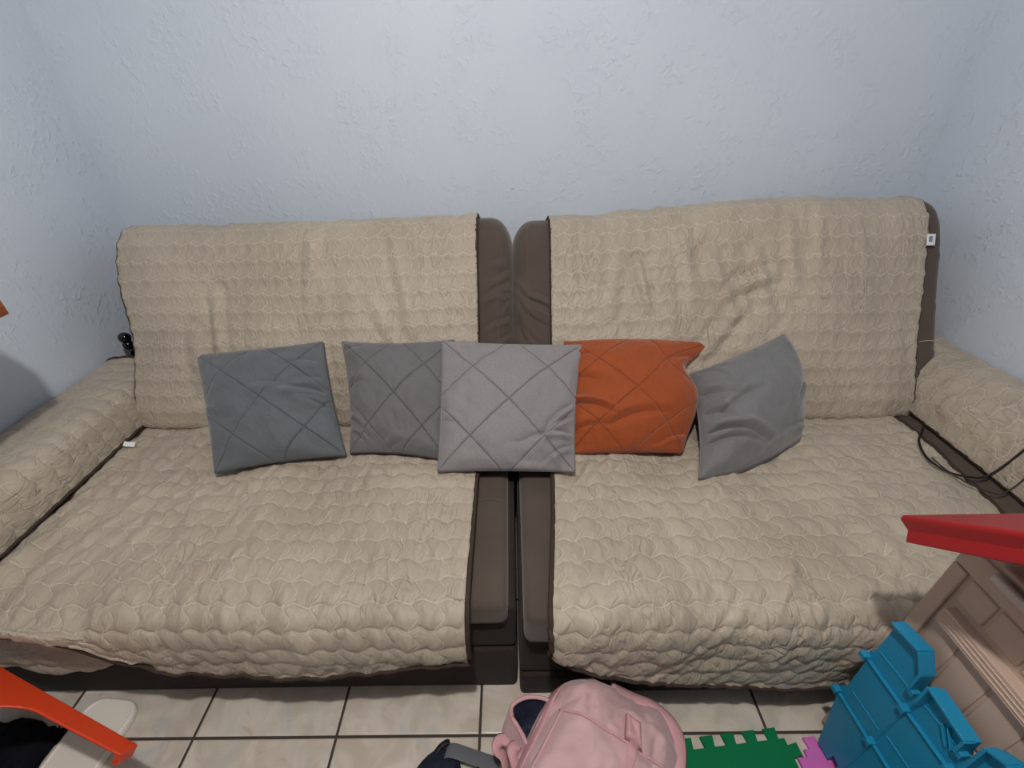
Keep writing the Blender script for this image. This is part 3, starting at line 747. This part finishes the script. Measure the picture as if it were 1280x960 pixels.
# outline with stepped upper edge: (Y, z)
OUT = [(.520, .552), (.452, .568), (.424, .530), (.421, .468), (.404, .464), (.402, .528), (.318, .524), (.315, .480), (.298, .476), (.296, .558), (.270, .578), (.235, .540), (.212, .532), (.210, .470), (.19, .468), (.188, .52), (.11, .515), (.10, .03),
       (.34, .004), (.425, .004), (.427, .055), (.447, .058), (.450, .022), (.478, .016), (.490, .012), (.524, .20), (.531, .205), (.531, .245), (.520, .255), (.522, .375), (.529, .38), (.529, .415), (.521, .425)]
bm = bmesh.new(); yz(bm, OUT, X0, X1)
bmobj('plate', bm, M_cyan, blue, False, bev=.0012, seg=2)
def wall(bm, p, q, h, w=.003):
    """thin upright rib on the plate from p to q (Y,z), standing out h towards -x"""
    d = Vector((q[0] - p[0], q[1] - p[1])); d.normalize(); n = Vector((-d.y, d.x)) * w
    yz(bm, [(p[0] + n.x, p[1] + n.y), (q[0] + n.x, q[1] + n.y), (q[0] - n.x, q[1] - n.y), (p[0] - n.x, p[1] - n.y)], X0 - h, X0 + .001)
for seq in ([(.518, .550), (.452, .565), (.426, .529), (.424, .472)], [(.402, .466), (.404, .526), (.320, .522), (.318, .484)], [(.296, .478), (.298, .556), (.270, .575), (.237, .539), (.214, .531), (.212, .474)], [(.188, .47), (.190, .518), (.112, .513)]):
    bm = bmesh.new()
    for p, q in zip(seq[:-1], seq[1:]): wall(bm, p, q, .020)
    bmobj('rim', bm, M_cyan, blue, False, bev=.001, seg=2)
bm = bmesh.new()
for y1, y0, z in ((.528, .416, .396), (.410, .310, .412), (.304, .204, .424), (.530, .418, .226), (.412, .310, .246), (.304, .204, .26)):
    wall(bm, (y1, z), (y0, z + .012), .007, .0016)
for y1, y0, z in ((.512, .425, .444), (.402, .32, .466), (.505, .42, .276), (.404, .32, .304)):
    wall(bm, (y1, z), (y0, z + .014), .0028, .0014)
for y in (.412, .309, .206):
    for z0, z1 in ((.262, .405), (.06, .235)): wall(bm, (y, z0), (y, z1), .0025, .0014)
for y, z in ((.526, .40), (.413, .414), (.308, .43), (.528, .23), (.414, .246), (.310, .262), (.422, .47), (.316, .485)):
    box(bm, X0 - .016, X0 + .001, y - .008, y + .008, z - .007, z + .007)
wall(bm, (.362, .485), (.335, .455), .008, .0015); wall(bm, (.352, .492), (.325, .46), .008, .0015)
bmobj('ridges', bm, M_cyan, blue, False, bev=.0008, seg=1)
put(blue, (.815, .31, 0))

# ------------------------------------------------------------------ orange stool lying on its side
M_orange = mat('orange_plastic', (200, 62, 28), .4, .4, noise=(6, .04))
stool = empty('stool', 'orange plastic stool lying tipped over at the lower left, one leg pointing right', 'stool')
# axis a: from seat to feet; side vectors s (towards the sofa) and w (up)
E_ = Vector((-.849, .416, .285)); R_ = Vector((-1.225, .585, .350))
ax = (E_ - R_).normalized()
side = Vector((.30, .95, 0)); side = (side - ax * side.dot(ax)).normalized(); upv = side.cross(ax).normalized()
if upv.z < 0: upv = -upv
rot_ = Matrix.Rotation(math.radians(-42), 3, ax); rot_ = rot_ if (rot_ @ upv).y > 0 else rot_.transposed()
side, upv = rot_ @ side, rot_ @ upv
LEN = (E_ - R_).length + .02
def st(t, p, q):   # t along axis (0 = foot end), p towards the other legs along -side, q downwards
    return E_ - ax * t - side * p - upv * q
W0, W1, D0, D1 = .30, .24, .386, .34
def leg(p_end, q_end, p_sgn, q_sgn, name='leg'):
    """tapering open L-section leg"""
    bm = bmesh.new(); n = 26; th = .006; rings = []
    for t in np.linspace(0, LEN, n):
        k = t / LEN; wd = .038 + .016 * k + .15 * sstep(k, .52, 1.02); wq = .024 + .012 * k + .07 * sstep(k, .7, 1.0)
        P0 = p_end(k); Q0 = q_end(k)
        prof = [(0, 0), (wd, 0), (wd, th), (th, th), (th, wq), (0, wq)]
        rings.append([bm.verts.new(st(t, P0 + p_sgn * a, Q0 + q_sgn * b)) for a, b in prof])
    for A_, B_ in zip(rings[:-1], rings[1:]):
        for k in range(6): bm.faces.new((A_[k], A_[(k + 1) % 6], B_[(k + 1) % 6], B_[k]))
    bm.faces.new(rings[0]); bm.faces.new(rings[-1][::-1])
    # foot cap closing the end of the L
    p0, q0 = p_end(0), q_end(0)
    v = [bm.verts.new(st(t, p0 + p_sgn * a, q0 + q_sgn * b)) for t in (-.002, .012) for a, b in ((0, 0), (.038, 0), (.038, .026), (0, .026))]
    for f in ((0, 1, 2, 3), (7, 6, 5, 4), (0, 4, 5, 1), (1, 5, 6, 2), (2, 6, 7, 3), (3, 7, 4, 0)): bm.faces.new([v[i] for i in f])
    return bmobj(name, bm, M_orange, stool, True, sharp=35, bev=.0022, seg=2)
iw = lambda k: (W0 - W1) / 2 * k; iq = lambda k: (D0 - D1) / 2 * k
leg(lambda k: iw(k), lambda k: iq(k), 1, 1)
leg(lambda k: W0 - iw(k), lambda k: iq(k), -1, 1)
leg(lambda k: iw(k), lambda k: D0 - iq(k), 1, -1)
leg(lambda k: W0 - iw(k), lambda k: D0 - iq(k), -1, -1)
bm = bmesh.new()
c8 = []
for t, e in ((LEN - .005, .0), (LEN + .02, .006), (LEN + .024, .014)):
    c8.append([bm.verts.new(st(t, a, b)) for a, b in ((iw(1) + e, iq(1) + e), (W0 - iw(1) - e, iq(1) + e), (W0 - iw(1) - e, D0 - iq(1) - e), (iw(1) + e, D0 - iq(1) - e))])
for A_, B_ in zip(c8[:-1], c8[1:]):
    for k in range(4): bm.faces.new((A_[k], A_[(k + 1) % 4], B_[(k + 1) % 4], B_[k]))
bm.faces.new(c8[0]); bm.faces.new(c8[-1][::-1])
bmobj('seat', bm, M_orange, stool, True, sharp=35, bev=.003)
bm = bmesh.new()
vv = [bm.verts.new(st(t, p, iq(.9) - .0012 - h)) for h in (0, .001) for t, p in ((.385, .115), (.43, .10), (.45, .14), (.40, .155))]
for f in ((0, 1, 2, 3), (7, 6, 5, 4), (0, 4, 5, 1), (1, 5, 6, 2), (2, 6, 7, 3), (3, 7, 4, 0)): bm.faces.new([vv[i] for i in f])
bmobj('sticker', bm, M_tag, stool, False)
zmin = min((o.matrix_world @ Vector(c)).z for o in stool.children for c in o.bound_box)
put(stool, (-1.2, .3, 0))

# ------------------------------------------------------------------ white lid on the floor
def rrect(w, h, r, n=8):
    pts = []
    for cx, cy, a0 in ((w / 2 - r, h / 2 - r, 0), (-w / 2 + r, h / 2 - r, PI / 2), (-w / 2 + r, -h / 2 + r, PI), (w / 2 - r, -h / 2 + r, 1.5 * PI)):
        for k in range(n + 1):
            a = a0 + PI / 2 * k / n; pts.append((cx + r * math.cos(a), cy + r * math.sin(a)))
    return pts
M_white = mat('white_plastic', (226, 221, 212), .45, .4)
bm = bmesh.new(); prev = None
for ins, z in ((.004, 0), (0, .003), (0, .016), (.003, .0205), (.007, .022), (.010, .0215), (.0125, .0185), (.016, .0185)):
    r_ = [bm.verts.new((x, y, z)) for x, y in rrect(.155 - 2 * ins, .235 - 2 * ins, .045 - ins)]
    if prev:
        n = len(r_)
        for i in range(n): bm.faces.new((prev[i], prev[(i + 1) % n], r_[(i + 1) % n], r_[i]))
    else: bm.faces.new(r_[::-1])
    prev = r_
bm.faces.new(prev)
wl = bmobj('plastic_lid', bm, M_white, None, True, sharp=50); wl.location = (-1.180, .503, 0); wl.rotation_euler = (0, 0, math.radians(-6))
tag(wl, 'white plastic lid with rounded corners flat on the floor under the orange stool leg', 'lid')

# ------------------------------------------------------------------ small dark things at the lower edge
M_navyf = mat('navy_fabric', (30, 38, 52), .85, .2, noise=(30, .25), bump=(60, .4, .006))
M_grey = mat('grey_webbing', (104, 108, 116), .8, .25, bump=(420, .35, .001))
M_black = mat('black_rubber', (16, 16, 18), .6, .3)
pouch = empty('cloth_pouch', 'dark navy cloth pouch with wide grey strap beside the pink backpack', 'pouch')
na, nb = 24, 64
rr = np.sin(np.linspace(0, PI / 2, na)); th = np.linspace(0, 2 * PI, nb, endpoint=False)
A = .085 * rr[:, None] * np.cos(th)[None]; B = .105 * rr[:, None] * np.sin(th)[None]
Z = .052 * np.clip(1 - (np.abs(A / .085) ** 2.4 + np.abs(B / .105) ** 2.4) * .9999, 0, 1) ** .5
Z = Z + .004 * fbm(A * 40, B * 40, 81) * np.clip(Z / .02, 0, 1); Z = np.maximum(Z, .003)
P = np.stack([-.220 + A * .8 + B * .30, .385 + B - .15 * A, Z], -1).transpose(1, 0, 2)
o = grid('body', P, M_navyf, pouch, None, False, True)
bm = bmesh.new(); bm.from_mesh(o.data); bmesh.ops.remove_doubles(bm, verts=bm.verts, dist=.0005); bmesh.ops.holes_fill(bm, edges=[e for e in bm.edges if e.is_boundary], sides=0); bmesh.ops.recalc_face_normals(bm, faces=bm.faces); bm.to_mesh(o.data); bm.free()
bm = bmesh.new()
q, _ = resample([(-.188, .478, .030), (-.170, .477, .036), (-.12, .465, .030), (-.06, .452, .016), (-.05, .448, .012)], 24)
tube(bm, q, .0215, 8, .09, up=(.12, .45, 1))
bmobj('strap', bm, M_grey, pouch, sharp=60)
bm = bmesh.new(); tube(bm, resample([(-.222, .468, .022), (-.207, .487, .026), (-.192, .497, .026), (-.186, .499, .022)], 14)[0], .008, 8, .7)
bmobj('tab', bm, M_black, pouch)
put(pouch, (-.2, .385, 0))
# navy cloth, enlarged and near-black to stand in for the stool's shadow
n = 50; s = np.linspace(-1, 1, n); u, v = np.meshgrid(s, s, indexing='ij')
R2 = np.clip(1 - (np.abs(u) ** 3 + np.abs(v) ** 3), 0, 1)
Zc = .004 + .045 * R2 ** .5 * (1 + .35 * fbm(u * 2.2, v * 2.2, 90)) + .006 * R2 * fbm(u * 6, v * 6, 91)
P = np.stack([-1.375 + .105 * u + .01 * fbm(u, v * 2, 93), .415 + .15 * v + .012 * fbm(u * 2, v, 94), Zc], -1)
o = grid('cloth_and_shade', P, mat('shade_blackened_fabric', (17, 18, 26), .9, .15), None); sd = o.modifiers.new('thickness', 'SOLIDIFY'); sd.thickness = .003; sd.offset = -1
tag(o, 'dark navy cloth crumpled on the floor, enlarged and blackened to stand in for the stool shadow, lower left corner', 'cloth')
# cord lying over the right armrest and seat
cord = bmesh.new()
M_cord = mat('black_cord', (22, 19, 18), .55, .35)
path = [(1.470, 1.262, .478), (1.445, 1.235, .474), (1.395, 1.185, .474), (1.362, 1.125, .475), (1.352, 1.075, .476), (1.372, 1.030, .475), (1.410, 1.008, .477), (1.452, 1.000, .484), (1.488, 1.000, .535), (1.530, 1.005, .628), (1.58, 1.015, .680), (1.63, 1.03, .694), (1.675, 1.05, .694)]
tube(cord, resample(path, 90)[0], .0036, 8)
path2 = [(1.372, 1.100, .474), (1.372, 1.045, .474), (1.39, .985, .474), (1.425, .945, .475), (1.450, .935, .480), (1.484, .940, .525), (1.515, .950, .612), (1.56, .965, .672), (1.62, .985, .694), (1.675, 1.0, .694)]
cd = bmobj('power_cord', cord, M_cord)
tag(cd, 'black cord looping from the right armrest over the edge of the right seat', 'cord')
bm = bmesh.new(); tube(bm, resample(path2, 80)[0], .0022, 8)
c2 = bmobj('power_cord', bm, mat('thin_brown_cord', (46, 36, 30), .6)); tag(c2, 'thin dark brown cord running just below the black cord on the right armrest', 'cord')
bm = bmesh.new(); tube(bm, resample([(1.475, .80, .50), (1.492, .83, .545), (1.53, .865, .635), (1.58, .90, .684), (1.64, .925, .696), (1.68, .94, .692)], 50)[0], .003, 8)
c3 = bmobj('power_cord', bm, mat('white_cord', (225, 222, 215), .5)); tag(c3, 'short white cord end just above the red lid at the right edge', 'cord')
# glossy black ornament at the back of the left armrest
M_gloss = mat('black_gloss', (8, 10, 12), .08, .6)
orn = empty('ornament', 'small glossy black round-headed ornament on the back of the left armrest, half hidden', 'ornament')
def lathe(bm, prof, cx, cy, n=24):
    rings = [[bm.verts.new((cx + r * math.cos(a), cy + r * math.sin(a), z)) for a in np.linspace(0, 2 * PI, n, endpoint=False)] for r, z in prof]
    for A_, B_ in zip(rings[:-1], rings[1:]):
        for k in range(n): bm.faces.new((A_[k], A_[(k + 1) % n], B_[(k + 1) % n], B_[k]))
    bm.faces.new(rings[0][::-1]); bm.faces.new(rings[-1])
OX, OY, OZ = -1.556, 1.640, .583
bm = bmesh.new(); lathe(bm, [(.020, OZ), (.021, OZ + .004), (.011, OZ + .010), (.008, OZ + .035), (.009, OZ + .056)], OX, OY); bmobj('stem', bm, M_gloss, orn)
def sph(cx, cy, cz, r): return [(max(.0008, r * math.sin(a)), cz - r * math.cos(a)) for a in np.linspace(.02, PI - .02, 18)]
bm = bmesh.new(); lathe(bm, sph(OX, OY, OZ + .070, .020), OX, OY); bmobj('lower_bead', bm, M_gloss, orn)
bm = bmesh.new(); lathe(bm, sph(OX, OY, OZ + .102, .022), OX, OY); bmobj('head', bm, M_gloss, orn)
put(orn, (OX, OY, OZ))
# wooden guard board at the left edge of the view
M_wood = mat('brown_wood', (134, 74, 34), .5, .35); g = G(M_wood)
tc = g.N.new('ShaderNodeTexCoord'); mp = g.N.new('ShaderNodeMapping'); mp.inputs['Scale'].default_value = (14, 2, 22); g.L.new(tc.outputs['Object'], mp.inputs[0])
g.L.new(g.mix(g.ramp(g.noise(mp.outputs[0], 3, 6, 1.5), .3, .7), lin(112, 58, 26), lin(160, 92, 46)), g.b.inputs['Base Color'])
rack = empty('wooden_board', 'brown wooden board whose corner juts in at the left edge above the left armrest', 'board')
bm = bmesh.new()
pts = [(1.010, 1.066), (1.010, 1.200), (.965, 1.292), (.90, 1.36), (-.30, 1.36), (-.30, 1.066)]
a = [bm.verts.new((-1.20, y, z)) for y, z in pts]; b = [bm.verts.new((-1.235, y, z)) for y, z in pts]
bm.faces.new(a); bm.faces.new(b[::-1])
for i in range(6): bm.faces.new((a[i], b[i], b[(i + 1) % 6], a[(i + 1) % 6]))
bmobj('panel', bm, M_wood, rack, False, bev=.003)
for y in (.0, -.27):
    bm = bmesh.new(); box(bm, -1.285, -1.236, y - .025, y + .025, 0, 1.34); bmobj('post', bm, M_wood, rack, False, bev=.004)
put(rack, (-1.23, -.1, 0))

# ------------------------------------------------------------------ lamp
lamp = empty('ceiling_lamp', 'round white ceiling lamp above the middle of the room', 'lamp')
LX, LY = -.05, .12
bm = bmesh.new(); lathe(bm, [(.09, ZC - .001), (.09, ZC - .02), (.05, ZC - .035), (.03, ZC - .04)], LX, LY); bmobj('base', bm, M_ceil, lamp)
m = bpy.data.materials.new('lamp_glass'); m.use_nodes = True; bb = m.node_tree.nodes['Principled BSDF']
bb.inputs['Emission Color'].default_value = (1, .95, .88, 1); bb.inputs['Emission Strength'].default_value = 12; bb.inputs['Base Color'].default_value = (.9, .9, .9, 1)
bm = bmesh.new(); lathe(bm, sph(LX, LY, ZC - .075, .038), LX, LY); bmobj('bulb', bm, m, lamp)
put(lamp, (LX, LY, ZC))
ld = bpy.data.lights.new('lamp_light', 'POINT'); ld.energy = 99; ld.shadow_soft_size = .035; ld.color = (1, .955, .91)
lo = bpy.data.objects.new('lamp_light', ld); C.objects.link(lo); lo.location = (LX, LY, ZC - .17)

w = bpy.data.worlds.new('room_dark'); bpy.context.scene.world = w; w.use_nodes = True
w.node_tree.nodes['Background'].inputs[0].default_value = (.5, .6, .8, 1); w.node_tree.nodes['Background'].inputs[1].default_value = .02

# ------------------------------------------------------------------ camera
cd_ = bpy.data.cameras.new('camera'); cam = bpy.data.objects.new('camera', cd_); C.objects.link(cam)
cd_.sensor_width = 36; cd_.lens = 565 / 1280 * 36; cd_.clip_start = .02
cam.matrix_world = Matrix.Translation((0, 0, 1.5)) @ Matrix.Rotation(math.radians(57), 4, 'X') @ Matrix.Rotation(math.radians(-.86), 4, 'Z')
sc = bpy.context.scene; sc.camera = cam
sc.view_settings.view_transform = 'Standard'; sc.view_settings.look = 'None'; sc.view_settings.exposure = 0; sc.view_settings.gamma = 1
sc.view_settings.use_curve_mapping = False
